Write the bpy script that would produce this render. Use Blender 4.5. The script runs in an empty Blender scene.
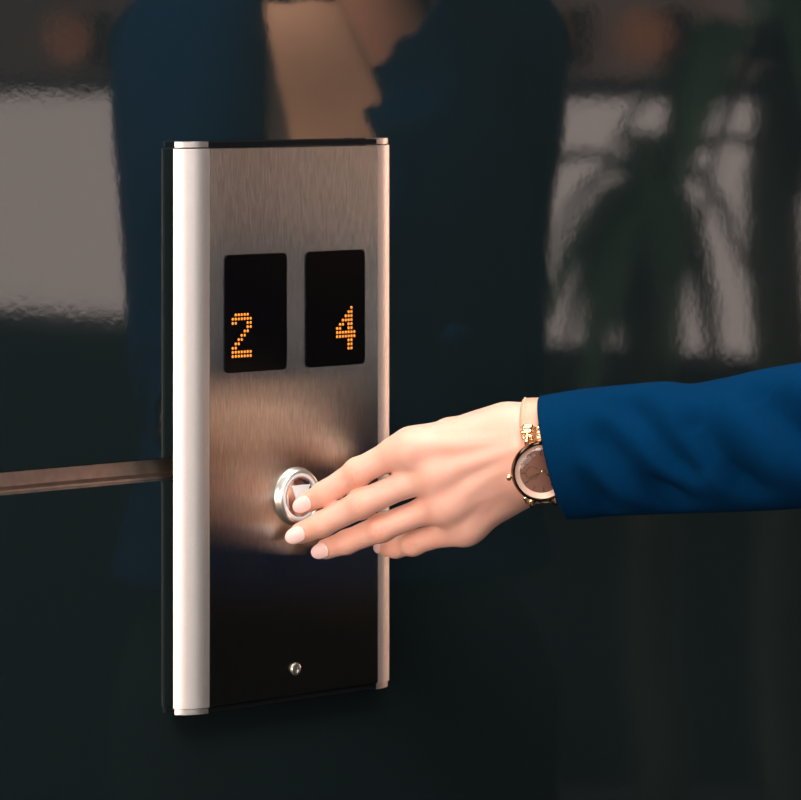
import bpy, bmesh, math, random
import numpy as np
import openvdb as vdb
from mathutils import Vector, Matrix

random.seed(7)
SC = bpy.context.scene
COL = SC.collection
pi = math.pi

# ------------------------------------------------------------------ camera frame
FPX = 4180.0
ANG = math.radians(43.9)
DIST = 2.311
ZC = 1.34
SA, CA, TA = math.sin(ANG), math.cos(ANG), math.tan(ANG)
FWD = np.array([SA, CA, 0.0]); RGT = np.array([CA, -SA, 0.0]); UP = np.array([0, 0, 1.0])
CAM = np.array([-SA * DIST, -CA * DIST, ZC])
DREF = 2.2245


def P(px, py, w=0.0):
    """measured direction + distance w (metres nearer than the push button) -> world point"""
    d = DREF - w
    return CAM + FWD * d + RGT * ((px - 400.5) / FPX * d) + UP * (-(py - 59.0) / FPX * d)


MM = 0.001
V = Vector

# ------------------------------------------------------------------ materials


def new_mat(name):
    m = bpy.data.materials.new(name)
    m.use_nodes = True
    return m, m.node_tree.nodes, m.node_tree.links, m.node_tree.nodes['Principled BSDF']


def pmat(name, col, rough=0.5, metal=0.0, noise=0.0, nscale=40.0, bump=0.0, bdist=0.001, **kw):
    m, n, l, b = new_mat(name)
    b.inputs['Roughness'].default_value = rough
    b.inputs['Metallic'].default_value = metal
    for k, v in kw.items():
        b.inputs[k.replace('_', ' ')].default_value = v
    tc = n.new('ShaderNodeTexCoord')
    nz = n.new('ShaderNodeTexNoise'); nz.inputs['Scale'].default_value = nscale; nz.inputs['Detail'].default_value = 4
    l.new(tc.outputs['Object'], nz.inputs['Vector'])
    cr = n.new('ShaderNodeMix'); cr.data_type = 'RGBA'
    cr.inputs[6].default_value = (*[c * (1 - noise) for c in col], 1)
    cr.inputs[7].default_value = (*[min(1, c * (1 + noise)) for c in col], 1)
    l.new(nz.outputs[0], cr.inputs[0]); l.new(cr.outputs[2], b.inputs['Base Color'])
    if bump:
        bp = n.new('ShaderNodeBump'); bp.inputs['Strength'].default_value = bump; bp.inputs['Distance'].default_value = bdist
        l.new(nz.outputs[0], bp.inputs['Height']); l.new(bp.outputs[0], b.inputs['Normal'])
    return m


def emat(name, col, strength):
    m, n, l, b = new_mat(name)
    b.inputs['Base Color'].default_value = (*[c * .5 for c in col], 1)
    b.inputs['Emission Color'].default_value = (*col, 1)
    b.inputs['Emission Strength'].default_value = strength
    return m


def wall_mat():
    m, n, l, b = new_mat('black_lacquered_panel')
    b.inputs['Base Color'].default_value = (.0075, .0132, .0145, 1)
    b.inputs['Roughness'].default_value = .035
    b.inputs['IOR'].default_value = 1.78
    tc = n.new('ShaderNodeTexCoord')
    n1 = n.new('ShaderNodeTexNoise'); n1.inputs['Scale'].default_value = 190; n1.inputs['Detail'].default_value = 2
    n2 = n.new('ShaderNodeTexNoise'); n2.inputs['Scale'].default_value = 24; n2.inputs['Detail'].default_value = 1
    l.new(tc.outputs['Object'], n1.inputs['Vector']); l.new(tc.outputs['Object'], n2.inputs['Vector'])
    b1 = n.new('ShaderNodeBump'); b1.inputs['Strength'].default_value = 1; b1.inputs['Distance'].default_value = 7.5e-6
    b2 = n.new('ShaderNodeBump'); b2.inputs['Strength'].default_value = 1; b2.inputs['Distance'].default_value = 3.6e-5
    l.new(n1.outputs[0], b1.inputs['Height']); l.new(n2.outputs[0], b2.inputs['Height'])
    l.new(b1.outputs[0], b2.inputs['Normal']); l.new(b2.outputs[0], b.inputs['Normal'])
    return m


def steel_mat():
    m = bpy.data.materials.new('brushed_steel'); m.use_nodes = True
    n, l = m.node_tree.nodes, m.node_tree.links
    n.remove(n['Principled BSDF'])
    b = n.new('ShaderNodeBsdfAnisotropic'); b.distribution = 'BECKMANN'
    b.inputs['Roughness'].default_value = .245
    b.inputs['Anisotropy'].default_value = -.70
    tg = n.new('ShaderNodeTangent'); tg.direction_type = 'UV_MAP'; tg.uv_map = 'UVMap'
    l.new(tg.outputs[0], b.inputs['Tangent'])
    tc = n.new('ShaderNodeTexCoord'); mp = n.new('ShaderNodeMapping')
    mp.inputs['Scale'].default_value = (1700, 1700, 130)
    nz = n.new('ShaderNodeTexNoise'); nz.inputs['Scale'].default_value = 1; nz.inputs['Detail'].default_value = 3
    l.new(tc.outputs['Object'], mp.inputs['Vector']); l.new(mp.outputs[0], nz.inputs['Vector'])
    cr = n.new('ShaderNodeMix'); cr.data_type = 'RGBA'
    cr.inputs[6].default_value = (.20, .21, .19, 1); cr.inputs[7].default_value = (.60, .60, .545, 1)
    l.new(nz.outputs[0], cr.inputs[0]); l.new(cr.outputs[2], b.inputs['Color'])
    bp = n.new('ShaderNodeBump'); bp.inputs['Strength'].default_value = .5; bp.inputs['Distance'].default_value = 1e-5
    l.new(nz.outputs[0], bp.inputs['Height']); l.new(bp.outputs[0], b.inputs['Normal'])
    l.new(b.outputs[0], n['Material Output'].inputs[0])
    return m


def skin_mat():
    m, n, l, b = new_mat('skin')
    b.inputs['Roughness'].default_value = .46
    b.inputs['IOR'].default_value = 1.4
    b.inputs['Subsurface Weight'].default_value = .55
    b.inputs['Subsurface Radius'].default_value = (1.0, .42, .22)
    b.inputs['Subsurface Scale'].default_value = .0045
    at = n.new('ShaderNodeAttribute'); at.attribute_name = 'flush'
    tc = n.new('ShaderNodeTexCoord')
    n1 = n.new('ShaderNodeTexNoise'); n1.inputs['Scale'].default_value = 60; n1.inputs['Detail'].default_value = 5
    l.new(tc.outputs['Object'], n1.inputs['Vector'])
    mx = n.new('ShaderNodeMix'); mx.data_type = 'RGBA'
    mx.inputs[6].default_value = (.67, .375, .29, 1); mx.inputs[7].default_value = (.74, .455, .365, 1)
    l.new(n1.outputs[0], mx.inputs[0])
    m2 = n.new('ShaderNodeMix'); m2.data_type = 'RGBA'
    m2.inputs[7].default_value = (.66, .29, .19, 1)
    l.new(mx.outputs[2], m2.inputs[6]); l.new(at.outputs['Fac'], m2.inputs[0])
    l.new(m2.outputs[2], b.inputs['Base Color'])
    v = n.new('ShaderNodeTexVoronoi'); v.inputs['Scale'].default_value = 900
    l.new(tc.outputs['Object'], v.inputs['Vector'])
    bp = n.new('ShaderNodeBump'); bp.inputs['Strength'].default_value = .35; bp.inputs['Distance'].default_value = 1.2e-4
    l.new(v.outputs[0], bp.inputs['Height']); l.new(bp.outputs[0], b.inputs['Normal'])
    return m


def fabric_mat(name, col, sheen=.25):
    m, n, l, b = new_mat(name)
    b.inputs['Roughness'].default_value = 1.0
    b.inputs['Sheen Weight'].default_value = sheen
    b.inputs['Sheen Tint'].default_value = (.2, .5, 1, 1)
    b.inputs['Specular IOR Level'].default_value = .03
    tc = n.new('ShaderNodeTexCoord')
    nz = n.new('ShaderNodeTexNoise'); nz.inputs['Scale'].default_value = 1500; nz.inputs['Detail'].default_value = 3
    l.new(tc.outputs['Object'], nz.inputs['Vector'])
    mx = n.new('ShaderNodeMix'); mx.data_type = 'RGBA'
    mx.inputs[6].default_value = (*[c * .72 for c in col], 1); mx.inputs[7].default_value = (*[c * 1.28 for c in col], 1)
    l.new(nz.outputs[0], mx.inputs[0]); l.new(mx.outputs[2], b.inputs['Base Color'])
    bp = n.new('ShaderNodeBump'); bp.inputs['Strength'].default_value = .5; bp.inputs['Distance'].default_value = 2e-4
    l.new(nz.outputs[0], bp.inputs['Height']); l.new(bp.outputs[0], b.inputs['Normal'])
    return m


def glass_mat(name, refl=.08, rough=.02, tint=(1, 1, 1)):
    m = bpy.data.materials.new(name); m.use_nodes = True
    n, l = m.node_tree.nodes, m.node_tree.links
    n.remove(n['Principled BSDF'])
    t = n.new('ShaderNodeBsdfTransparent'); t.inputs[0].default_value = (*tint, 1)
    g = n.new('ShaderNodeBsdfGlossy'); g.inputs['Roughness'].default_value = rough
    mx = n.new('ShaderNodeMixShader'); mx.inputs[0].default_value = refl
    l.new(t.outputs[0], mx.inputs[1]); l.new(g.outputs[0], mx.inputs[2])
    l.new(mx.outputs[0], n['Material Output'].inputs[0])
    return m


M = {}
M['wall'] = wall_mat()
M['steel'] = steel_mat()
M['alu'] = pmat('satin_aluminium', (.63, .60, .58), .48, 1.0, .05, 900, .1, 2e-5)
M['cap'] = pmat('cast_aluminium', (.52, .49, .47), .42, 1.0, .25, 500, .25, 1e-4)
M['black_metal'] = pmat('black_metal', (.003, .004, .005), .6, 0, **{'Specular_IOR_Level': .08})
M['teal_metal'] = pmat('teal_painted_metal', (.07, .15, .16), .5, 0, .2, 200)
M['channel'] = pmat('bronze_channel', (.72, .58, .49), .42, 1.0, .3, 150)
M['glass_black'] = pmat('black_display_glass', (.0012, .0012, .0014), .25, 0, 0, **{'Specular_IOR_Level': .12})
M['led'] = emat('amber_led', (1.0, .29, .025), .9)
M['chrome'] = pmat('turned_steel', (.68, .65, .61), .33, 1.0, .08, 300)
M['button'] = pmat('button_steel', (.62, .55, .50), .16, 1.0, .06, 300)
M['ring'] = emat('ring_white', (.90, .88, .87), .32)
M['skin'] = skin_mat()
M['nail'] = pmat('nail_polish', (.80, .58, .55), .22, 0, .03, 200, Coat_Weight=.6, Coat_Roughness=.08)
M['suit'] = fabric_mat('navy_suit_cloth', (.0002, .021, .065), .0)
M['trouser'] = fabric_mat('charcoal_trouser_cloth', (.011, .013, .013), 0)
M['blouse'] = pmat('blouse_cloth', (.80, .50, .37), .7, 0, .08, 60, .2, .001)
M['hair'] = pmat('dark_hair', (.03, .018, .012), .4, 0, .5, 90, .5, .002)
M['gold'] = pmat('rose_gold', (.95, .62, .36), .16, 1.0, .06, 300)
M['gold_dark'] = pmat('polished_bronze_bezel', (.15, .092, .065), .12, 1.0, .05, 300)
M['dial'] = pmat('rose_dial', (.26, .125, .09), .32, .45, .06, 400)
M['chapter'] = pmat('chapter_ring', (.80, .54, .42), .34, .25, .04, 400)
M['leather'] = pmat('blush_leather', (.60, .34, .235), .5, 0, .12, 700, .3, 2e-4)
M['thread'] = pmat('stitch_thread', (.82, .58, .44), .8, 0, .1, 500)
M['crystal'] = glass_mat('watch_crystal', .04)
M['shoe'] = pmat('black_leather', (.012, .011, .011), .3, 0, .2, 200)
M['floor'] = pmat('dark_stone_floor', (.016, .017, .018), .35, 0, .35, 3.0)
M['ceil'] = pmat('white_ceiling', (.62, .60, .57), .9, 0, .03, 5)
M['dark_wall'] = pmat('charcoal_wall', (.010, .012, .013), .6, 0, .2, 4)
M['wood_wall'] = pmat('brown_timber_wall', (.85, .57, .50), .55, 0, .35, 3)
M['frame'] = pmat('bronze_window_frame', (.03, .03, .032), .4, .6, .1, 60)
M['pane'] = glass_mat('window_pane')
M['leaf'] = pmat('palm_leaf', (.055, .115, .05), .42, 0, .4, 20)
M['trunk'] = pmat('palm_trunk', (.05, .06, .035), .8, 0, .4, 40, .5, .005)
M['pot'] = pmat('grey_planter', (.06, .06, .062), .6, 0, .15, 12)
M['soil'] = pmat('soil', (.02, .014, .01), .95, 0, .4, 60)
M['lamp'] = emat('warm_lamp_shade', (1.0, .40, .22), .5)
M['diffuser'] = emat('ceiling_light_diffuser', (1.0, .93, .85), 2.0)
M['lash'] = pmat('eye_dark', (.02, .012, .01), .3)
M['eye'] = pmat('eye_white', (.8, .78, .75), .25)

# ------------------------------------------------------------------ mesh helpers


def tag(o, label=None, cat=None, group=None, kind=None):
    if label: o['label'] = label
    if cat: o['category'] = cat
    if group: o['group'] = group
    if kind: o['kind'] = kind
    return o


def link(name, me, mat, parent=None, smooth=True):
    o = bpy.data.objects.new(name, me)
    COL.objects.link(o)
    if mat is not None:
        me.materials.clear(); me.materials.append(mat)
    if smooth:
        me.polygons.foreach_set('use_smooth', [True] * len(me.polygons))
    if parent is not None:
        o.parent = parent
        o.matrix_parent_inverse = Matrix.Translation(-V(parent_world(parent)))
    return o


def parent_world(o):
    v = V(o.location)
    # parents are only ever translated; children carry world-space meshes
    return v if o.parent is None else V((0, 0, 0))


def empty(name, loc):
    o = bpy.data.objects.new(name, None)
    COL.objects.link(o)
    o.location = loc
    o.empty_display_size = .05
    return o


def bm_obj(name, bm, mat, parent=None, smooth=False, angle=None):
    me = bpy.data.meshes.new(name)
    bmesh.ops.recalc_face_normals(bm, faces=bm.faces)
    bm.to_mesh(me); bm.free()
    o = link(name, me, mat, parent, smooth)
    if angle is not None:
        me.polygons.foreach_set('use_smooth', [True] * len(me.polygons))
        me.set_sharp_from_angle(angle=math.radians(angle))
    return o


def box(bm, x0, x1, y0, y1, z0, z1, bevel=0.0, seg=2):
    vs = [bm.verts.new((x, y, z)) for x in (x0, x1) for y in (y0, y1) for z in (z0, z1)]
    f = [(0, 1, 3, 2), (4, 6, 7, 5), (0, 4, 5, 1), (2, 3, 7, 6), (0, 2, 6, 4), (1, 5, 7, 3)]
    fs = [bm.faces.new([vs[i] for i in q]) for q in f]
    if bevel:
        es = list({e for q in fs for e in q.edges})
        bmesh.ops.bevel(bm, geom=es, offset=bevel, segments=seg, affect='EDGES')


def prism_xz(bm, pts, y0, y1):
    """polygon in X,Z extruded along Y"""
    a = [bm.verts.new((x, y0, z)) for x, z in pts]; b = [bm.verts.new((x, y1, z)) for x, z in pts]
    n = len(pts)
    bm.faces.new(a); bm.faces.new(b[::-1])
    for i in range(n):
        bm.faces.new((a[i], b[i], b[(i + 1) % n], a[(i + 1) % n]))


def prism_xy(bm, pts, z0, z1):
    a = [bm.verts.new((x, y, z0)) for x, y in pts]; b = [bm.verts.new((x, y, z1)) for x, y in pts]
    n = len(pts)
    bm.faces.new(a[::-1]); bm.faces.new(b)
    for i in range(n):
        bm.faces.new((a[i], a[(i + 1) % n], b[(i + 1) % n], b[i]))


def rrect(x0, x1, z0, z1, r, n=6):
    pts = []
    for cx, cz, a0 in ((x1 - r, z1 - r, 0), (x0 + r, z1 - r, 90), (x0 + r, z0 + r, 180), (x1 - r, z0 + r, 270)):
        for i in range(n + 1):
            a = math.radians(a0 + 90 * i / n)
            pts.append((cx + r * math.cos(a), cz + r * math.sin(a)))
    return pts


def lathe(bm, prof, origin, ez, ex, n=64, closed=True):
    """prof: (radius, height along ez) list; axis through origin along ez"""
    ez = V(ez).normalized(); ex = V(ex); ex = (ex - ez * ex.dot(ez)).normalized(); ey = ez.cross(ex)
    o = V(origin); rings = []
    for r, h in prof:
        if r < 1e-7:
            rings.append([bm.verts.new(o + ez * h)])
        else:
            rings.append([bm.verts.new(o + ez * h + (ex * math.cos(2 * pi * i / n) + ey * math.sin(2 * pi * i / n)) * r) for i in range(n)])
    for A, B in zip(rings, rings[1:]):
        for i in range(n):
            j = (i + 1) % n
            q = [A[i % len(A)], A[j % len(A)], B[j % len(B)], B[i % len(B)]]
            u = []
            for x in q:
                if x not in u: u.append(x)
            if len(u) >= 3:
                bm.faces.new(u)


def tube(bm, pts, rads, n=10, cap=True):
    pts = [V(p) for p in pts]; rings = []
    if not hasattr(rads, '__len__'): rads = [rads] * len(pts)
    prev = None
    for i, p in enumerate(pts):
        t = (pts[min(i + 1, len(pts) - 1)] - pts[max(i - 1, 0)]).normalized()
        if prev is None:
            u = t.orthogonal().normalized()
        else:
            u = (prev - t * prev.dot(t)).normalized()
        prev = u; w = t.cross(u)
        rings.append([bm.verts.new(p + (u * math.cos(2 * pi * k / n) + w * math.sin(2 * pi * k / n)) * rads[i]) for k in range(n)])
    for A, B in zip(rings, rings[1:]):
        for k in range(n):
            bm.faces.new((A[k], A[(k + 1) % n], B[(k + 1) % n], B[k]))
    if cap:
        bm.faces.new(rings[0][::-1]); bm.faces.new(rings[-1])


def grid_mesh(bm, rows, loop=False):
    vs = [[bm.verts.new(p) for p in r] for r in rows]
    n = len(rows[0])
    for A, B in zip(vs, vs[1:]):
        for k in range(n if loop else n - 1):
            bm.faces.new((A[k], A[(k + 1) % n], B[(k + 1) % n], B[k]))
    return vs


# ------------------------------------------------------------------ implicit-surface modelling


def smin(a, b, k):
    if k <= 0: return np.minimum(a, b)
    h = np.maximum(k - np.abs(a - b), 0) / k
    return np.minimum(a, b) - h * h * k * .25


class Field:
    def __init__(s, lo, hi, res, src=None):
        s.res = res
        s.lo = np.array(lo, float)
        s.n = np.ceil((np.array(hi) - s.lo) / res).astype(int) + 1
        s.a = np.full(s.n, .05, np.float32)

    def like(s):
        g = Field.__new__(Field); g.res, g.lo, g.n = s.res, s.lo, s.n
        g.a = np.full(s.n, .05, np.float32); return g

    def _win(s, lo, hi):
        i0 = np.clip(np.floor((lo - s.lo) / s.res).astype(int), 0, s.n)
        i1 = np.clip(np.ceil((hi - s.lo) / s.res).astype(int) + 1, 0, s.n)
        ax = [(s.lo[k] + s.res * np.arange(i0[k], i1[k])).astype(np.float32) for k in range(3)]
        return tuple(slice(i0[k], i1[k]) for k in range(3)), np.meshgrid(*ax, indexing='ij', sparse=True)

    def cone(s, a, b, r1, r2, k=.004, sub=False):
        a, b = np.array(a, float), np.array(b, float)
        pad = max(r1, r2) + k + 5 * s.res
        sl, (X, Y, Z) = s._win(np.minimum(a, b) - pad, np.maximum(a, b) + pad)
        d = b - a; L2 = max(float(d @ d), 1e-12)
        t = np.clip(((X - a[0]) * d[0] + (Y - a[1]) * d[1] + (Z - a[2]) * d[2]) / L2, 0, 1)
        dist = np.sqrt((X - a[0] - t * d[0]) ** 2 + (Y - a[1] - t * d[1]) ** 2 + (Z - a[2] - t * d[2]) ** 2) - (r1 + (r2 - r1) * t)
        if sub: s.a[sl] = -smin(-s.a[sl], dist, k)
        else: s.a[sl] = smin(s.a[sl], dist, k)

    def chain(s, pts, k=.004):
        for (p, r), (q, r2) in zip(pts, pts[1:]): s.cone(p, q, r, r2, k)

    def ell(s, c, rad, axes=None, k=.01, sub=False):
        c = np.array(c, float); rad = np.array(rad, float)
        R = np.eye(3) if axes is None else np.array(axes, float)
        pad = rad.max() + k + 4 * s.res
        sl, (X, Y, Z) = s._win(c - pad, c + pad)
        q = [(X - c[0]) * R[i][0] + (Y - c[1]) * R[i][1] + (Z - c[2]) * R[i][2] for i in range(3)]
        k0 = np.sqrt(sum((q[i] / rad[i]) ** 2 for i in range(3)))
        k1 = np.sqrt(sum((q[i] / rad[i] ** 2) ** 2 for i in range(3))) + 1e-9
        dist = k0 * (k0 - 1) / k1
        if sub: s.a[sl] = -smin(-s.a[sl], dist, k)
        else: s.a[sl] = smin(s.a[sl], dist, k)

    def mesh(s, smooth=2):
        g = vdb.FloatGrid(background=.05)
        g.copyFromArray(s.a)
        p, q = g.convertToQuads(isovalue=0.0)
        p = p.astype(float) * s.res + s.lo
        q = q.astype(int)
        # signed volume -> outward winding
        A, B, C, D = (p[q[:, i]] for i in range(4))
        vol = np.einsum('ij,ij->i', A, np.cross(B, C)).sum() + np.einsum('ij,ij->i', A, np.cross(C, D)).sum()
        if vol < 0: q = q[:, ::-1]
        for lam in [.5, -.52] * smooth:
            acc = np.zeros_like(p); cnt = np.zeros(len(p))
            for i in range(4):
                e0, e1 = q[:, i], q[:, (i + 1) % 4]
                np.add.at(acc, e0, p[e1]); np.add.at(cnt, e0, 1)
                np.add.at(acc, e1, p[e0]); np.add.at(cnt, e1, 1)
            p = p + lam * (acc / np.maximum(cnt, 1)[:, None] - p)
        return p, q


def np_mesh(name, p, q):
    me = bpy.data.meshes.new(name)
    me.vertices.add(len(p)); me.vertices.foreach_set('co', np.ascontiguousarray(p, np.float32).ravel())
    me.loops.add(len(q) * 4); me.loops.foreach_set('vertex_index', np.ascontiguousarray(q, np.int32).ravel())
    me.polygons.add(len(q)); me.polygons.foreach_set('loop_start', np.arange(0, len(q) * 4, 4, dtype=np.int32))
    me.update(calc_edges=True); me.validate()
    return me


# ================================================================== THE SETTING
SEAM0, SEAM1 = 1.1190, 1.1304
RX0, RX1, RY0, RZ1 = -3.2, 3.2, -5.2, 2.75

bm = bmesh.new()
box(bm, RX0, RX1, 0, .04, 0, SEAM0, .0006)
box(bm, RX0, RX1, 0, .04, SEAM1, RZ1, .0006)
box(bm, RX0, RX1, .045, .12, 0, RZ1)
tag(bm_obj('wall_back', bm, M['wall']), kind='structure')
bm = bmesh.new()      # metal channel in the joint between the two wall sheets
pts = [(.0445, SEAM0), (.009, SEAM0 + .0001), (.009, SEAM0 + .0012), (.0125, SEAM0 + .0028), (.0125, SEAM1 - .0012), (.010, SEAM1 - .0001), (.0445, SEAM1 - .0001)]
a = [bm.verts.new((RX0, y, z)) for y, z in pts]; b_ = [bm.verts.new((RX1, y, z)) for y, z in pts]
for i in range(len(pts)):
    bm.faces.new((a[i], b_[i], b_[(i + 1) % len(pts)], a[(i + 1) % len(pts)]))
bm.faces.new(a); bm.faces.new(b_[::-1])
tag(bm_obj('trim_1', bm, M['channel']), kind='structure')

bm = bmesh.new(); box(bm, RX0, RX1, RY0, .12, -.05, 0)
tag(bm_obj('floor', bm, M['floor']), kind='structure')
bm = bmesh.new(); box(bm, RX0, RX1, RY0, .12, RZ1, RZ1 + .05)
tag(bm_obj('ceiling', bm, M['ceil']), kind='structure')
bm = bmesh.new()
box(bm, RX0, -2.95, RY0 - .1, RY0, 0, RZ1); box(bm, -.55, RX1, RY0 - .1, RY0, 0, RZ1)
box(bm, -2.95, -.55, RY0 - .1, RY0, 0, .95); box(bm, -2.95, -.55, RY0 - .1, RY0, 2.55, RZ1)
tag(bm_obj('wall_front', bm, M['dark_wall']), kind='structure')
bm = bmesh.new()
for x0, x1, z0, z1 in ((-2.95, -.55, .95, .99), (-2.95, -.55, 2.51, 2.55), (-2.95, -2.91, .99, 2.51), (-.59, -.55, .99, 2.51), (-1.77, -1.73, .99, 2.51)):
    box(bm, x0, x1, RY0 - .08, RY0 - .03, z0, z1)
f_ = tag(bm_obj('window_3', bm, M['frame']), kind='structure')
bm = bmesh.new(); box(bm, -2.94, -.56, RY0 - .058, RY0 - .052, .96, 2.54)
bm_obj('window_pane', bm, M['pane'], f_)


def wall_with_opening(name, x0, x1, ya, yb, za, zb, lower, upper):
    bm = bmesh.new()
    box(bm, x0, x1, RY0, 0, 0, za)
    box(bm, x0, x1, RY0, ya, za, zb); box(bm, x0, x1, yb, 0, za, zb)
    box(bm, x0, x1, RY0, 0, zb, RZ1)
    o = bm_obj(name, bm, lower)
    o.data.materials.append(upper)
    for p in o.data.polygons:
        if p.center.z > za + .001: p.material_index = 1
    return tag(o, kind='structure')


def window(name, x, ya, yb, za, zb, mull, t=.05):
    bm = bmesh.new(); e = .035
    box(bm, x - t / 2, x + t / 2, ya, yb, za, za + e); box(bm, x - t / 2, x + t / 2, ya, yb, zb - e, zb)
    for y in [ya, *mull, yb - e]:
        box(bm, x - t / 2, x + t / 2, y, y + e, za + e, zb - e)
    f = tag(bm_obj(name, bm, M['frame']), kind='structure')
    bm = bmesh.new(); box(bm, x - .003, x + .003, ya + .01, yb - .01, za + .01, zb - .01)
    bm_obj('window_pane', bm, M['pane'], f)


wall_with_opening('wall_right', RX1, RX1 + .12, -5.0, -1.3, .845, 1.31, M['dark_wall'], M['wood_wall'])
window('window_1', RX1 + .06, -5.0, -1.3, .845, 1.31, [], .05)
wall_with_opening('wall_left', RX0 - .12, RX0, -3.6, -.1, .5, 2.45, M['dark_wall'], M['dark_wall'])
window('window_2', RX0 - .06, -3.6, -.1, .5, 2.45, [-2.40, -1.25], .05)

# ================================================================== CALL PANEL
T = .014
PX0, PX1, PZ0, PZ1 = -.1693, -.0140, .9962, 1.2966
FX0, FX1 = -.1527, -.0301
CAPH = .0030
panel = empty('elevator_call_panel', (-.0913, 0, PZ0))
tag(panel, 'brushed steel elevator call panel with two lit floor displays on the dark glossy wall', 'elevator panel')

bm = bmesh.new(); box(bm, -.1615, -.0205, -.0062, 0, PZ0 + .004, PZ1 - .004)
bm_obj('back_box', bm, M['teal_metal'], panel)


def rail_profile(side, inset=0.0):
    """convex quarter profile, (x,y) list; side -1 = left rail, +1 = right rail"""
    w = FX0 - PX0
    n = 14; pts = []
    for i in range(n + 1):
        f0 = math.radians(17); f = f0 + (pi / 2 - f0) * i / n
        x = PX0 + inset + (w - inset) * (1 - math.cos(f) / math.cos(f0))
        h = .0042 + (.0098 - inset) * (math.sin(f) - math.sin(f0)) / (1 - math.sin(f0))
        pts.append((x, -h))
    pts += [(FX0, -.0042), (PX0 + .0008 + inset, -.0036)]
    if side > 0:
        pts = [(PX0 + PX1 - x, y) for x, y in pts][::-1]
    return pts


for sd in (-1, 1):
    bm = bmesh.new(); prism_xy(bm, rail_profile(sd), PZ0 + CAPH + .0003, PZ1 - CAPH - .0007)
    bm_obj('side_rail', bm, M['alu'], panel, angle=35)
    for z0, z1 in ((PZ0, PZ0 + CAPH), (PZ1 - CAPH, PZ1)):
        bm = bmesh.new(); prism_xy(bm, rail_profile(sd, .0009), z0, z1)
        bm_obj('end_cap', bm, M['cap'], panel, angle=35)
for z0, z1 in ((PZ0 + .0002, PZ0 + CAPH), (PZ1 - CAPH, PZ1 - .0002)):
    bm = bmesh.new(); box(bm, FX0 + .0001, FX1 - .0001, -T + .0012, -.0045, z0, z1, .0003)
    bm_obj('edge_strip', bm, M['black_metal'], panel)

# faceplate with a UV map whose U runs across (grain runs vertically)
bm = bmesh.new()
box(bm, FX0 + .0002, FX1 - .0002, -T, -.0062, PZ0 + CAPH + .0004, PZ1 - CAPH - .0008, .0003)
uv = bm.loops.layers.uv.new('UVMap')
for f in bm.faces:
    for lp in f.loops:
        lp[uv].uv = ((lp.vert.co.x - FX0) * 5, (lp.vert.co.z - PZ0) * 5)
bm_obj('faceplate', bm, M['steel'], panel)

PITCH, PITZ = .00211, .00219
TWO = ["0111110", "1111111", "1100011", "0000011", "0000110", "0001100", "0011000", "0110000", "1100000", "1111111", "1111111"]
TWO = ["0111110", "1111111", "1100011", "0000011", "0000110", "0001100", "0011000", "0110000", "1100000", "1111111", "1111111"]
FOUR = ["0000010", "0000110", "0001110", "0011110", "0110110", "1100110", "1111111", "1111111", "0000110", "0000110", "0000110"]
for (x0, x1), rows, (lx, lz) in (((-.1422, -.0980), TWO, (-.1367, 1.2053)), ((-.0842, -.0406), FOUR, (-.0613, 1.2058))):
    bm = bmesh.new(); prism_xz(bm, rrect(x0, x1, 1.1743, 1.2366, .0030), -T - .0004, -T + .001)
    dsp = bm_obj('display_window', bm, M['glass_black'], panel)
    bm = bmesh.new()
    for r, row in enumerate(rows):
        for c, ch in enumerate(row):
            if ch == '1':
                lathe(bm, [(0, .00025), (.0005, .00022), (.00078, 0), (.00078, -.0003), (0, -.0003)],
                      (lx + c * PITCH, -T - .0004, lz - .0005 - r * PITZ), (0, -1, 0), (1, 0, 0), 12)
    bm_obj('lit_digit', bm, M['led'], dsp, smooth=True)

# push button
BX, BZ = -.0913, 1.1060
bm = bmesh.new()
lathe(bm, [(.0156, 0), (.0156, .0006), (.0150, .0012), (.0148, .0030), (.0141, .0042), (.0133, .0046), (.0127, .0043), (.0124, .0036), (.0124, 0)],
      (BX, -T, BZ), (0, -1, 0), (1, 0, 0), 96)
btn = bm_obj('call_button', bm, M['chrome'], panel, angle=50)
bm = bmesh.new()
lathe(bm, [(.0124, .0005), (.0124, .0040), (.0120, .0043), (.0112, .0043), (.0109, .0040), (.0109, .0005)], (BX, -T, BZ), (0, -1, 0), (1, 0, 0), 96)
bm_obj('light_ring', bm, M['ring'], btn, angle=50)
bm = bmesh.new()
lathe(bm, [(.0109, .0005), (.0109, .0037), (.0104, .0040), (.006, .0036), (0, .0034)], (BX, -T, BZ), (0, -1, 0), (1, 0, 0), 96)
bm_obj('button_face', bm, M['button'], btn, angle=50)
bm = bmesh.new()
prism_xz(bm, [(BX - .0068, BZ + .0062), (BX + .0068, BZ + .0062), (BX + .0005, BZ - .0052), (BX - .0005, BZ - .0052)], -T - .0042, -T - .0030)
bm_obj('down_arrow', bm, M['ring'], btn)

# security screw
bm = bmesh.new()
lathe(bm, [(.0034, 0), (.0034, .0003), (.0031, .0009), (.0024, .0012), (.0019, .0011), (.0018, .0002), (.0009, .0002), (.0008, .0009), (0, .0010)],
      (-.0915, -T, 1.0135), (0, -1, 0), (1, 0, 0), 32)
bm_obj('screw', bm, M['chrome'], panel, angle=40)



def PW(px, py, w=0.0):
    """like P, for the arm: the hand lies closer to the wall the further it is from the fingertips"""
    return P(px, py, w - MM * float(np.interp(px, (300, 360, 411, 465, 530, 560, 660, 992), (0, 3, 7.5, 10.5, 18, 21.5, 32, 66))))


# ================================================================== PERSON
person = empty('person', (.385, -.46, 0))
tag(person, 'person in a navy blue suit sleeve pressing the call button with manicured fingers', 'person')


def R3(*rows): return np.array(rows)


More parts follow.
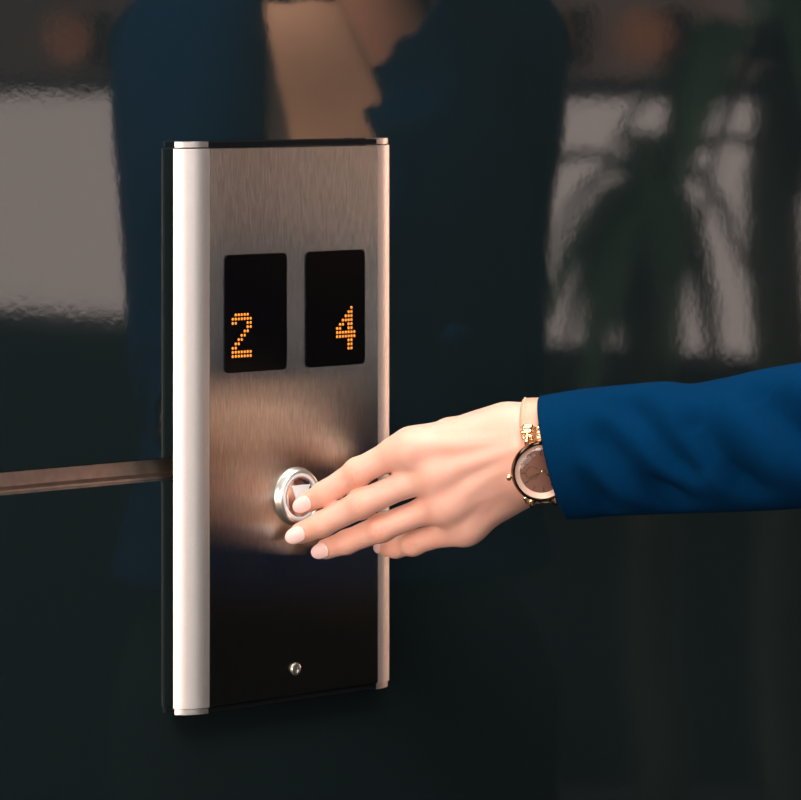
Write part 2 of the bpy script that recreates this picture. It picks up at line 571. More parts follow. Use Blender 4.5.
FING = {  # (px, py, w mm, r mm): base, pip, dip, tip
    'index': [(411, 450.5, 27, 8.9), (392, 454.5, 23, 7.8), (358, 472, 13, 7.2), (326, 493, 3, 6.5), (308, 502, -4.0, 5.6)],
    'middle': [(437, 474, 30, 9.2), (405, 484, 25, 7.4), (361, 504, 16, 7.4), (322, 524, 4, 6.7), (301, 533, -3.0, 5.8)],
    'ring': [(446, 504, 27, 8.8), (424, 511, 21, 7.2), (381, 528, 11, 7.2), (347, 542, -2, 6.3), (326, 549, -10, 5.5)],
    'little': [(463, 526, 19, 8.2), (444, 533, 13, 7.0), (413, 543, 4, 6.3), (396, 547, -6, 5.7), (386, 547, -15, 5.1)],
}


def fp(t): return PW(t[0], t[1], t[2] * MM)


lo = PW(300, 560, -20 * MM); hand_pts = [PW(x, y, w * MM) for x in (280, 640) for y in (380, 570) for w in (-60, 110)]
lo = np.min(hand_pts, axis=0); hi = np.max(hand_pts, axis=0)
RES = .0008
palm = Field(lo, hi, RES)
K = .007


def pc(a, b, k=K): palm.cone(PW(a[0], a[1], a[2] * MM), PW(b[0], b[1], b[2] * MM), a[3] * MM, b[3] * MM, k)


# metacarpals, palm pads, thumb side, wrist, forearm
pc((411, 450.5, 27, 9.2), (515, 437, 44, 11.3))
pc((416, 447.5, 20, 8.6), (505, 429.5, 36, 11.0), .010)
pc((437, 474, 30, 9.6), (520, 449, 45, 12))
pc((446, 504, 27, 9.2), (520, 463, 44, 11.5))
pc((463, 525, 19, 8.6), (520, 476, 37, 11.5))
pc((425, 455, 15, 10), (512, 434, 28, 12.5))
pc((450, 490, 15, 11), (518, 458, 26, 14), .010)
pc((470, 518, 8, 9), (520, 482, 26, 13), .010)
pc((505, 431, 30, 11.2), (450, 440, 4, 10.2), .010)
pc((530, 437, 43, 14.2), (560, 436, 48, 14.2), .008)
pc((530, 465, 43, 14.2), (560, 465, 48, 14.2), .008)
pc((512, 437, 39, 13), (530, 437, 43, 14.2), .009)
pc((512, 463, 37, 13), (530, 465, 43, 14.2), .009)
pc((560, 436, 48, 14.2), (650, 436, 64, 18), .010)
pc((560, 465, 48, 14.2), (650, 458, 64, 18), .010)
# extensor tendons
for a, b in (((416, 447, 35.5, 1.6), (512, 441, 54, 1.8)), ((440, 473, 38.5, 1.6), (514, 449, 57, 1.8)),
             ((450, 502, 35.5, 1.6), (514, 458, 54, 1.8)), ((466, 522, 27, 1.5), (514, 466, 48, 1.7))):
    pc(a, b, .005)
# knuckle heads
for f in FING.values():
    t = f[0]; palm.ell(PW(t[0] + 2, t[1], (t[2] + 1.6) * MM), (8.4 * MM, 8.4 * MM, 7.6 * MM), k=.010)
hand = palm.like()
hand.a[:] = palm.a
for nm, f in FING.items():
    g = palm.like()
    g.chain([(fp(t), t[3] * MM) for t in f], .0025)
    # soft pad on the palm side of the tip, pip knuckle thickening
    ax = fp(f[4]) - fp(f[3]); ax /= np.linalg.norm(ax)
    g.ell(fp(f[2]) - FWD * 1.0 * MM, (f[2][3] * .96 * MM,) * 3, k=.003)
    g.a = smin(palm.a, g.a, .0065)
    hand.a = smin(hand.a, g.a, .0012)
g = palm.like()
g.chain([(PW(452, 442, 4 * MM), .0102), (PW(420, 452, -12 * MM), .0090), (PW(392, 458, -24 * MM), .0078), (PW(374, 464, -29 * MM), .0062)], .003)
hand.a = smin(hand.a, smin(palm.a, g.a, .010), .0012)
p, q = hand.mesh(1)

# knuckle creases and flush
flush = np.zeros(len(p))
nrm = np.zeros_like(p)
fn = np.cross(p[q[:, 1]] - p[q[:, 0]], p[q[:, 2]] - p[q[:, 0]])
for i in range(4): np.add.at(nrm, q[:, i], fn)
nrm /= np.linalg.norm(nrm, axis=1)[:, None] + 1e-12
facing = np.clip(-(nrm @ FWD), 0, 1)
disp = np.zeros(len(p))
for nm, f in FING.items():
    for j, amp, lam, wid in ((2, .00030, .0022, .0045), (3, .00016, .0018, .0022)):
        c = fp(f[j]); ax = fp(f[j + 1]) - fp(f[j - 1]); ax /= np.linalg.norm(ax)
        d = p - c; s_ = d @ ax
        r = np.linalg.norm(d - s_[:, None] * ax, axis=1)
        side = (d - s_[:, None] * ax)
        lat = side @ np.cross(ax, FWD)
        near = (r < f[j][3] * MM * 1.6)
        wob = .0007 * np.sin(lat * 620 + 2 * j + len(nm)) + .0004 * np.sin(lat * 1500 + len(nm))
        disp += near * facing ** 2 * np.exp(-(s_ / wid) ** 2) * amp * (np.cos(2 * pi * (s_ + wob) / lam) - .6) * np.exp(-(lat / .0055) ** 2)
        flush += near * facing * np.exp(-(s_ / .006) ** 2) * (.42 if j == 2 else .16)
    c = fp(f[4]); flush += .40 * np.exp(-(np.linalg.norm(p - c, axis=1) / .010) ** 2)
    c = fp(f[0]); flush += .12 * facing * np.exp(-(np.linalg.norm(p - c, axis=1) / .015) ** 2)
p = p + nrm * disp[:, None]
flush = np.clip(flush, 0, .8)

# the rest of the body, coarser, under the clothes
BX0, BY0 = .385, -.46
TURN = math.radians(2)


def rot_b(p):
    p = np.asarray(p, float).reshape(-1, 3); c, s = math.cos(TURN), math.sin(TURN)
    d = p - [BX0, BY0, 0]
    return np.stack([BX0 + d[:, 0] * c - d[:, 1] * s, BY0 + d[:, 0] * s + d[:, 1] * c, p[:, 2]], 1)


def inv_b(p):
    d = np.asarray(p, float) - [BX0, BY0, 0]; c, s = math.cos(TURN), math.sin(TURN)
    return np.array([BX0 + d[0] * c + d[1] * s, BY0 - d[0] * s + d[1] * c, d[2]])


def turn(o):
    me = o.data; n_ = len(me.vertices); a = np.empty(n_ * 3, np.float32); me.vertices.foreach_get('co', a)
    me.vertices.foreach_set('co', rot_b(a).astype(np.float32).ravel()); me.update()
    return o


ELB = PW(992, 417, .12)
SHL = np.array([BX0 - .145, BY0 + .01, 1.345]); SHR = np.array([BX0 + .132, BY0 + .01, 1.345])
ELR = np.array([BX0 + .170, BY0 - .05, 1.08]); WRR = np.array([BX0 + .105, BY0 - .175, .88])
bf = Field((-.25, -1.0, -.01), (.85, -.02, 1.72), .006)
bf.ell((BX0, BY0, 1.22), (.135, .085, .18), k=.03)
bf.ell((BX0, BY0, 1.02), (.105, .065, .16), k=.03)
bf.ell((BX0, BY0 - .01, .90), (.125, .075, .10), k=.03)
for s_, e_, w_ in ((SHL, inv_b(ELB), inv_b(PW(660, 445, .064))), (SHR, ELR, WRR)):
    bf.cone((BX0, BY0, 1.325), s_ + np.array([0, 0, -.012]), .042, .030, .03)
    bf.cone(s_ + np.array([0, 0, -.012]), e_, .030, .028, .012); bf.cone(e_, w_, .028, .021, .012)
bf.cone((BX0, BY0 + .005, 1.33), (BX0, BY0 + .02, 1.46), .052, .047, .03)
HD = np.array([BX0 - .005, BY0 + .035, 1.555])
bf.ell(HD + [0, -.01, .02], (.073, .092, .095), k=.02)
bf.ell(HD + [0, .022, -.035], (.056, .066, .075), k=.03)
bf.cone(HD + [0, .088, .015], HD + [0, .104, -.022], .008, .012, .012)
for sx in (-1, 1):
    bf.ell(HD + [sx * .032, .096, .014], (.017, .016, .011), k=.008, sub=True)
    bf.ell(HD + [sx * .074, .0, -.005], (.010, .018, .030), k=.006)
    bf.ell(HD + [sx * .012, .086, -.053], (.016, .010, .006), k=.006)
    bf.cone((BX0 + sx * .085, BY0, .88), (BX0 + sx * .085, BY0 + .01, .48), .070, .055, .02)
    bf.cone((BX0 + sx * .085, BY0 + .01, .48), (BX0 + sx * .085, BY0 - .01, .10), .055, .036, .02)
    bf.cone((BX0 + sx * .085, BY0 - .03, .055), (BX0 + sx * .095, BY0 + .12, .035), .032, .024, .02)
# right hand, relaxed
hd_ = WRR + np.array([0, .015, -.05])
bf.cone(WRR, hd_, .024, .026, .02)
for i, (ox, ln) in enumerate(((.024, .07), (.008, .08), (-.008, .075), (-.024, .058))):
    a = hd_ + np.array([0, ox * .9, -.02]); b_ = a + np.array([0, .012, -ln * .5]); c_ = b_ + np.array([-.012, .008, -ln * .45])
    bf.cone(a, b_, .0088, .0082, .006); bf.cone(b_, c_, .0082, .0075, .006)
bf.cone(hd_ + [0, .02, .01], hd_ + [-.012, .045, -.035], .011, .009, .008)
p2, q2 = bf.mesh(2)
p2 = rot_b(p2)
allp = np.vstack([p, p2]); allq = np.vstack([q, q2 + len(p)])
me = np_mesh('body', allp, allq)
at = me.attributes.new('flush', 'FLOAT', 'POINT')
at.data.foreach_set('value', np.concatenate([flush, np.zeros(len(p2))]).astype(np.float32))
link('body', me, M['skin'], person)


# finger nails
def nail(c_tip, c_dip, r, length, width, back, tilt=0.0, side=0.0):
    t = V(c_tip) - V(c_dip); t.normalize()
    n_ = V(-FWD); n_ = (n_ - t * n_.dot(t)).normalized()
    b = t.cross(n_)
    n_ = (n_ * math.cos(side) + b * math.sin(side)).normalized(); b = t.cross(n_)
    bm = bmesh.new(); NU, NV = 15, 19
    tops = []; bots = []
    R = r * 1.02
    for j in range(NV):
        l_ = j / (NV - 1)
        # outline: rounded cuticle, slightly tapered, rounded free edge
        if l_ < .45: wf = max(.06, 1 - ((.45 - l_) / .45) ** 2.2) ** .5
        else: wf = max(.06, 1 - ((l_ - .45) / .55) ** 2.6) ** .5
        rt = []; rb = []
        for i in range(NU):
            a = (i / (NU - 1) * 2 - 1)
            ang = a * wf * (width / 2) / R
            s = (l_ - back) * length
            droop = -.22 * max(0, l_ - .45) ** 2 * length 
            rad = R + droop + (-.085 * s if s < 0 else 0)
            base = V(c_tip) + t * s
            d_ = n_ * math.cos(ang) + b * math.sin(ang)
            rt.append(base + d_ * (rad + .00035)); rb.append(base + d_ * (rad - .0004))
        tops.append(rt); bots.append(rb)
    A = grid_mesh(bm, tops); B = grid_mesh(bm, bots)
    for j in range(NV - 1):
        bm.faces.new((A[j][0], A[j + 1][0], B[j + 1][0], B[j][0])); bm.faces.new((A[j][-1], B[j][-1], B[j + 1][-1], A[j + 1][-1]))
    bm.faces.new(A[0][::-1] + B[0]); bm.faces.new(A[-1] + B[-1][::-1])
    return bm


for nm, L, W, back, side in (('index', .0124, .0092, .42, .12), ('middle', .0126, .0096, .42, .10), ('ring', .0114, .0088, .42, .08), ('little', .0070, .0066, .30, .15)):
    f = FING[nm]
    bm = nail(fp(f[4]), fp(f[3]), f[4][3] * MM, L, W, back, .04, side)
    bm_obj('fingernail', bm, M['nail'], person, smooth=True)

# ---- jacket: torso shell + two sleeves
jf = Field((BX0 - .3, BY0 - .25, .72), (BX0 + .3, BY0 + .25, 1.46), .005)
jf.ell((BX0, BY0, 1.22), (.155, .105, .20), k=.03)
jf.ell((BX0, BY0 - .005, 1.02), (.145, .10, .20), k=.06)
jf.ell((BX0, BY0 - .01, .88), (.178, .122, .15), k=.06)
for s_ in (SHL, SHR): jf.cone((BX0, BY0, 1.345), s_, .062, .058, .03)
jf.cone((BX0, BY0 + .01, 1.36), (BX0, BY0 + .02, 1.45), .066, .062, .02)
# front cut away so the lit blouse mirrors as a warm glow, and the neck hole
for PH, dist_, zlow in ((math.radians(46), .186, 1.28), (math.radians(16), .160, 1.37)):
    od, ol = np.array([-math.sin(PH), math.cos(PH), 0]), np.array([math.cos(PH), math.sin(PH), 0])
    for i in range(16):
        f = i / 15
        z = zlow + f * (1.46 - zlow)
        wv = .05 + .06 * min(1, f / .35)
        c_ = np.array([BX0, BY0, z]) + od * dist_
        jf.cone(c_ - ol * wv, c_ + ol * wv, .095, .095, .004, sub=True)
jf.cone((BX0, BY0 + .02, 1.39), (BX0, BY0 + .05, 1.5), .056, .075, .004, sub=True)
jz = (jf.lo[2] + jf.res * np.arange(jf.n[2])).astype(np.float32)
jf.ell((BX0, BY0 - .005, .93), (.165, .115, .22), k=.05)
jf.a = np.maximum(jf.a, (.985 - jz)[None, None, :])
pj, qj = jf.mesh(2); pj = rot_b(pj)
jk = link('jacket', np_mesh('jacket', pj, qj), M['suit'], person)
bl = Field((BX0 - .2, BY0 - .16, .95), (BX0 + .2, BY0 + .16, 1.42), .005)
bl.ell((BX0, BY0 + .004, 1.2), (.14, .095, .20), k=.03)
bl.cone((BX0 - .06, BY0, 1.34), (BX0 + .06, BY0, 1.34), .06, .06, .03)
bl.cone((BX0, BY0 + .09, 1.28), (BX0, BY0 + .10, 1.46), .015, .10, .01, sub=True)
pb, qb = bl.mesh(2); pb = rot_b(pb)
link('blouse', np_mesh('blouse', pb, qb), M['blouse'], person)
# small buttons closing the jacket
for k_ in range(2):
    bm = bmesh.new(); lathe(bm, [(0, .004), (.009, .003), (.010, 0), (.010, -.012), (0, -.012)], (BX0 + .01, BY0 + .112 - k_ * .001, 1.15 - .09 * k_), (0, 1, 0), (1, 0, 0), 20)
    turn(bm_obj('jacket_button', bm, M['suit'], person, smooth=True))


def sleeve_mesh(stations, folds, n=160, sub=14, thick=.0016, lining=.05):
    """stations: (centre, hvec, dvec) ; ring(th) = c + cos*h + sin*d"""
    rows = []
    S = [[np.array(x, float) for x in st] for st in stations]
    m = len(S)
    def cat(i, t, k):
        p0, p1, p2_, p3 = (S[min(max(i + o, 0), m - 1)][k] for o in (-1, 0, 1, 2))
        return .5 * (2 * p1 + (p2_ - p0) * t + (2 * p0 - 5 * p1 + 4 * p2_ - p3) * t * t + (3 * p1 - p0 - 3 * p2_ + p3) * t ** 3)
    U = []
    for i in range(m - 1):
        for j in range(sub + (1 if i == m - 2 else 0)):
            U.append((i, j / sub))
    ths = np.linspace(0, 2 * pi, n, endpoint=False)
    for i, t in U:
        c, h, d = (cat(i, t, k) for k in range(3))
        ring = c + np.cos(ths)[:, None] * h + np.sin(ths)[:, None] * d
        out = (np.cos(ths)[:, None] * h / np.linalg.norm(h) + np.sin(ths)[:, None] * d / np.linalg.norm(d))
        out /= np.linalg.norm(out, axis=1)[:, None]
        rows.append((ring, out))
    outer = []
    for ring, out in rows:
        dd = np.zeros(n)
        for a, b, amp, wid in folds:
            a = np.array(a); b = np.array(b); ab = b - a
            tt = np.clip(((ring - a) @ ab) / (ab @ ab), 0, 1)
            dist = np.linalg.norm(ring - a - tt[:, None] * ab, axis=1)
            taper = np.sin(pi * np.clip(tt * .8 + .1, 0, 1)) ** .6
            dd += amp * np.exp(-(dist / wid) ** 2) * taper
        outer.append(ring + out * dd[:, None])
    inner = [o - rows[k][1] * thick for k, o in enumerate(outer)]
    bm = bmesh.new()
    nl = len(outer)
    # rounded cuff edge
    ax0 = (outer[0] - outer[1]); ax0 /= np.linalg.norm(ax0, axis=1)[:, None]
    lip = [(outer[0] + inner[0]) / 2 + ax0 * thick * .5]
    seq = inner[:nl][::-1][-int(nl * lining) - 2:] + lip + outer
    vs = grid_mesh(bm, [[tuple(x) for x in r] for r in seq], loop=True)
    bm.faces.new(vs[-1])
    return bm


def st(px, py, w, hx, hy, dx, dmm):
    c = PW(px, py, w)
    return c, PW(px + hx, py + hy, w) - c, PW(px + dx, py, w + dmm * MM) - c


def wz(x): return .045 + (x - 535) * .000164


sts = [st(555, 457.5, wz(545), -14, -62, -9, 31), st(578, 455, wz(570), -13, -63.5, -9, 31.5), st(601, 452, wz(600), -11, -64, -10, 32),
       st(681, 447, wz(680), -9, -66.5, -6, 33), st(724, 445.5, wz(724), -8, -66.5, -5, 34), st(766, 440, wz(766), -6, -70.5, -3, 36), st(813, 434.5, wz(813), -3, -73.5, 0, 38),
       st(900, 427, wz(900), 0, -80, 0, 42)]
SHLW = rot_b(SHL)[0]; up_ = SHLW - ELB; up_ /= np.linalg.norm(up_)
c_e = PW(992, 412, .118); hA = np.array([0, 0, .045]) * .8 - RGT * .012; dA = -FWD * .045
sts.append((c_e, hA, dA))
cm = ELB * .6 + SHLW * .4
perp = np.cross(up_, [0, 0, 1.0]); perp /= np.linalg.norm(perp); up2 = np.cross(perp, up_)
sgn = 1 if perp @ (-FWD) > 0 else -1
perp *= sgn; up2 = np.cross(perp, up_); up2 *= (1 if up2[2] > 0 else -1)
sts.append((cm, up2 * .046, perp * .046))
sts.append((SHLW + up_ * -.03, up2 * .052, perp * .052))
sts.append((SHLW + up_ * .035 + np.array([.012, 0, -.004]), up2 * .048, perp * .048))


def sp(px, py, off): return PW(px, py, wz(px) + off * MM)


folds = [  # ridges (+) and valleys (-) drawn on the camera side of the sleeve
    (sp(622, 402, 24), sp(690, 470, 30), -.0050, .0075), (sp(600, 405, 24), sp(668, 478, 30), .0028, .0090),
    (sp(606, 440, 30), sp(678, 505, 18), -.0052, .0080), (sp(592, 462, 30), sp(640, 505, 20), .0020, .0080),
    (sp(650, 402, 22), sp(720, 482, 30), .0032, .0100), (sp(700, 428, 30), sp(752, 492, 26), -.0050, .0085),
    (sp(735, 410, 30), sp(790, 480, 32), .0030, .0110), (sp(765, 395, 28), sp(822, 452, 36), -.0055, .0095),
    (sp(800, 385, 26), sp(850, 440, 36), .0035, .0100), (sp(688, 384, 0), sp(706, 410, 22), -.0016, .0080),
    (sp(840, 400, 34), sp(900, 470, 38), -.0050, .0110), (sp(585, 480, 28), sp(612, 512, 12), -.0020, .006),
]
folds = [(a, b, amp * (2.7 if amp < 0 else 1.8), wid * 1.05) for a, b, amp, wid in folds]
bm = sleeve_mesh(sts, folds)
bm_obj('sleeve', bm, M['suit'], jk, smooth=True)
# right sleeve
up_r = (SHR - ELR) / np.linalg.norm(SHR - ELR)
X_ = np.array([1.0, 0, 0]); Y_ = np.array([0, 1.0, 0])
sr = [(WRR + [0, -.01, .03], X_ * .036, Y_ * .040), (WRR * .6 + ELR * .4, X_ * .042, Y_ * .045), (ELR, X_ * .043, Y_ * .050),
      (ELR * .5 + SHR * .5, X_ * .046, Y_ * .055), (SHR + [0, 0, -.03], X_ * .048, Y_ * .062), (SHR + [-.02, 0, .03], X_ * .05, Y_ * .05)]
bm = sleeve_mesh(sr, [], n=48, sub=6)
turn(bm_obj('sleeve', bm, M['suit'], jk, smooth=True))

# ---- trousers, shoes, hair
tf = Field((BX0 - .28, BY0 - .2, .05), (BX0 + .28, BY0 + .2, 1.06), .006)
tf.ell((BX0, BY0 - .01, .90), (.165, .112, .14), k=.05)
for sx in (-1, 1):
    tf.cone((BX0 + sx * .085, BY0, .88), (BX0 + sx * .088, BY0 + .01, .48), .092, .072, .02)
    tf.cone((BX0 + sx * .088, BY0 + .01, .48), (BX0 + sx * .088, BY0 - .005, .10), .072, .062, .02)
pt_, qt_ = tf.mesh(2); pt_ = rot_b(pt_)
link('trousers', np_mesh('trousers', pt_, qt_), M['trouser'], person)
for sx in (-1, 1):
    sf = Field((BX0 - .2, BY0 - .12, -.002), (BX0 + .2, BY0 + .22, .12), .003)
    sf.cone((BX0 + sx * .085, BY0 - .035, .042), (BX0 + sx * .097, BY0 + .145, .026), .040, .024, .02)
    sf.cone((BX0 + sx * .085, BY0 - .045, .022), (BX0 + sx * .085, BY0 - .045, .03), .022, .03, .01)
    sf.a[:, :, :1] = .05
    ps, qs = sf.mesh(2)
    ps[:, 2] = np.maximum(ps[:, 2], .001); ps = rot_b(ps)
    link('shoe', np_mesh('shoe', ps, qs), M['shoe'], person)
hf = Field(HD - .2, HD + .2, .004)
hf.ell(HD + [0, -.022, .035], (.088, .098, .100), k=.02)
hf.cone(HD + [0, -.085, .0], HD + [0, -.095, -.13], .06, .035, .03)
for sx in (-1, 1): hf.cone(HD + [sx * .07, -.01, .04], HD + [sx * .078, -.03, -.09], .026, .02, .02)
hf.ell(HD + [0, .075, -.03], (.066, .075, .085), k=.01, sub=True)
ph_, qh_ = hf.mesh(2); ph_ = rot_b(ph_)
link('hair', np_mesh('hair', ph_, qh_), M['hair'], person)
for sx in (-1, 1):
    bm = bmesh.new(); lathe(bm, [(0, .0115)] + [(.0115 * math.sin(a), .0115 * math.cos(a)) for a in np.linspace(.2, pi - .2, 12)] + [(0, -.0115)],
                            tuple(HD + [sx * .032, .078, .014]), (0, 1, 0), (1, 0, 0), 24)
    ey = turn(bm_obj('eye', bm, M['eye'], person, smooth=True))
    bm = bmesh.new(); lathe(bm, [(0, .0006), (.0050, .0), (.0052, -.002), (0, -.003)], tuple(HD + [sx * .032, .0892, .014]), (0, 1, 0), (1, 0, 0), 24)
    turn(bm_obj('iris', bm, M['lash'], ey, smooth=True))
    bm = bmesh.new()
    tube(bm, [tuple(HD + [sx * (.017 + .034 * t), .089 - .012 * t * t, .032 + .006 * math.sin(pi * t * .8)]) for t in np.linspace(0, 1, 8)], [.001, .002, .0026, .0026, .0024, .002, .0015, .0008], 8)
    turn(bm_obj('eyebrow', bm, M['hair'], person, smooth=True))

# ================================================================== WATCH
WCEN = PW(541.5, 470.5, .0660)
wn = V(-FWD) * math.cos(.20) + V((0, 0, -1)) * .13 + V(RGT) * .10
wn.normalize()
wa = V(PW(620, 466, .058) - PW(541, 470.5, .045)); wa = (wa - wn * wa.dot(wn)).normalized()   # along the arm, towards the elbow
wu = wn.cross(wa); wu = wu if wu.z > 0 else -wu
watch = empty('wristwatch', tuple(WCEN))
tag(watch, 'rose gold wristwatch with brown dial and blush strap half under the blue cuff', 'watch')


def wl(a, u, h): return V(WCEN) + wa * a + wu * u + wn * h


RW = .0161
bm = bmesh.new()
lathe(bm, [(0, -.0052), (RW * .80, -.0052), (RW * .95, -.0036), (RW * .985, -.0010), (RW * .96, .0006), (RW * .94, .0010), (.0, .0010)], tuple(WCEN), tuple(wn), tuple(wa), 96)
bm_obj('case', bm, M['gold'], watch, angle=40)
bm = bmesh.new()
lathe(bm, [(RW * .95, .0005), (RW * 1.0, .0009), (RW * 1.0, .0022), (RW * .955, .0035), (RW * .90, .0036), (RW * .885, .0028), (RW * .885, .0011)], tuple(WCEN), tuple(wn), tuple(wa), 96)
bm_obj('bezel', bm, M['gold_dark'], watch, angle=40)
bm = bmesh.new()
lathe(bm, [(RW * .885, .0010), (RW * .885, .0030), (RW * .72, .0016), (RW * .72, .0010)], tuple(WCEN), tuple(wn), tuple(wa), 96)
bm_obj('chapter_ring', bm, M['chapter'], watch, angle=40)
bm = bmesh.new(); lathe(bm, [(0, .0013), (RW * .73, .0013), (RW * .73, .0009)], tuple(WCEN), tuple(wn), tuple(wa), 96)
dial = bm_obj('dial', bm, M['dial'], watch)


def bar(bm, ang, r0, r1, wd, h0, h1, cen=(0, 0)):
    d = wu * math.cos(ang) + wa * math.sin(ang); s = wu * -math.sin(ang) + wa * math.cos(ang)
    c = wl(cen[0], cen[1], 0)
    vs = [bm.verts.new(c + d * r + s * q_ + wn * h) for h in (h0, h1) for r, q_ in ((r0, -wd), (r0, wd), (r1, wd), (r1, -wd))]
    for f in ((0, 1, 2, 3), (7, 6, 5, 4), (0, 4, 5, 1), (1, 5, 6, 2), (2, 6, 7, 3), (3, 7, 4, 0)):
        bm.faces.new([vs[i] for i in f])


for k in range(12):
    bm = bmesh.new(); bar(bm, 2 * pi * k / 12, RW * .52, RW * .67, .00028, .0013, .0017)
    bm_obj('hour_marker', bm, M['gold'], dial)
bm = bmesh.new(); lathe(bm, [(.0036, .0013), (.0036, .0016), (.0032, .0016), (.0032, .0013)], tuple(wl(-.0052, -.0005, 0)), tuple(wn), tuple(wa), 48)
bm_obj('subdial', bm, M['gold'], dial, angle=40)
for ang, ln, wd in ((math.radians(250), .0075, .00035), (math.radians(128), .0098, .00028)):
    bm = bmesh.new(); bar(bm, ang, -.0015, ln, wd, .0019, .0022)
    bm_obj('watch_hand', bm, M['gold'], dial)
bm = bmesh.new(); lathe(bm, [(0, .0026), (.0006, .0025), (.0007, .0013)], tuple(WCEN), tuple(wn), tuple(wa), 20)
bm_obj('centre_pin', bm, M['gold'], dial, smooth=True)
bm = bmesh.new(); lathe(bm, [(0, .0040), (RW * .5, .00385), (RW * .88, .0033), (RW * .88, .0030)], tuple(WCEN), tuple(wn), tuple(wa), 64)
bm_obj('crystal', bm, M['crystal'], watch, smooth=True)
# crown on the hand side
bm = bmesh.new()
cr0 = wl(-RW * .96, -.0020, -.0012)
nfl = 20
lathe(bm, [(0, 0), (.0009, 0), (.0009, .0007), (.0017, .0008), (.0019, .0013), (.0019, .0024), (.0016, .0029), (0, .0030)], tuple(cr0), tuple(-wa), tuple(wu), 24)
bm_obj('crown', bm, M['gold'], watch, smooth=True)

# strap: follows the wrist just above the skin
WC0 = PW(538, 450.5, .0445)
ws_axis = V(PW(620, 449.5, .058) - PW(538, 450.5, .0445)).normalized()
ws_n = V(-FWD); ws_n = (ws_n - ws_axis * ws_n.dot(ws_axis)).normalized()
ws_u = ws_n.cross(ws_axis); ws_u = ws_u if ws_u.z > 0 else -ws_u


def strap_pt(th, r_off, a):
    """th measured from the camera-facing side (0) upwards"""
    A, B = .0249, .0178
    c, s = math.cos(th), math.sin(th)
    e = 2.45
    k = (abs(c / B) ** e + abs(s / A) ** e) ** (-1 / e)
    return V(WC0) + ws_n * (c * (k + r_off)) + ws_u * (s * (k + r_off)) + ws_axis * a


def strap_piece(th0, th1, w0, w1, nseg, lift=0.0006, th=.0021):
    bm = bmesh.new(); rows = []
    prof = [(-1, .15), (-.92, .75), (-.8, 1.0), (-.4, 1.06), (0, 1.08), (.4, 1.06), (.8, 1.0), (.92, .75), (1, .15), (1, -.0), (0, 0), (-1, 0)]
    for i in range(nseg + 1):
        t = i / nseg; a = th0 + (th1 - th0) * t; w = (w0 + (w1 - w0) * t) / 2
        rows.append([strap_pt(a, lift + th * h, x * w) for x, h in prof])
    vs = grid_mesh(bm, rows, loop=True)
    bm.faces.new(vs[0]); bm.faces.new(vs[-1][::-1])
    return bm


D2R = math.radians
stp = bm_obj('strap', strap_piece(D2R(38), D2R(200), .0165, .0145, 60), M['leather'], watch, angle=50)
stq = bm_obj('strap', strap_piece(D2R(-72), D2R(-165), .0165, .0145, 40), M['leather'], watch, angle=50)
bm = bmesh.new()
for sgn_ in (-1, 1):
    for i in range(44):
        a0 = D2R(47 + i * 3.2); a1 = a0 + D2R(2.1)
        off = sgn_ * .0063
        tube(bm, [strap_pt(a0 + (a1 - a0) * t, .0006 + .0021 * 1.06 + (.00012 if 0 < t < 1 else -.0002), off) for t in (0, .3, .7, 1)], .00022, 6)
bm_obj('stitching', bm, M['thread'], stp, smooth=True)
# gold links joining strap and case, above and below the case
for base, sg in ((D2R(31), 1), (D2R(-62), -1)):
    bm = bmesh.new()
    for row, (dth, wid) in enumerate(((6, .0150), (0, .0165), (-7, .0150))):
        a = base + sg * D2R(dth)
        for half in (-1, 1):
            c0 = strap_pt(a, .0026, half * wid * .25)
            tx = (strap_pt(a + .05, .0026, 0) - strap_pt(a - .05, .0026, 0)).normalized()
            nn = ws_axis.cross(tx); nn = nn if nn.dot(c0 - V(WC0)) > 0 else -nn
            rows = []
            for i in range(9):
                x = (i / 8 * 2 - 1); s = math.sqrt(max(.02, 1 - abs(x) ** 4))
                rows.append([c0 + ws_axis * (x * wid * .235) + tx * (math.cos(u) * .0019 * s) + nn * (math.sin(u) * .0017 * s) for u in np.linspace(0, 2 * pi, 14, endpoint=False)])
            vs = grid_mesh(bm, rows, loop=True); bm.faces.new(vs[0]); bm.faces.new(vs[-1][::-1])
    bm_obj('link', bm, M['gold'], watch, smooth=True)
# lugs
for su in (1, -1):
    bm = bmesh.new()
    for sa in (-1, 1):
        tube(bm, [wl(sa * .0062, su * RW * .86, -.0008), wl(sa * .0062, su * RW * 1.06, -.0015), wl(sa * .006, su * RW * 1.2, -.0034)], [.0017, .0016, .0012], 12)
    bm_obj('lug', bm, M['gold'], watch, smooth=True)

# ================================================================== LOBBY, seen mirrored in the lacquer


def lobby(px, tdist, z=0.0):
    """floor point met by the mirrored sight line of picture column px at distance tdist"""
    u = (px - 400) / FPX
    return V((CAM[0] + tdist * (SA + u * CA), -(CAM[1]) * 1.0 - tdist * (CA - u * SA), z))


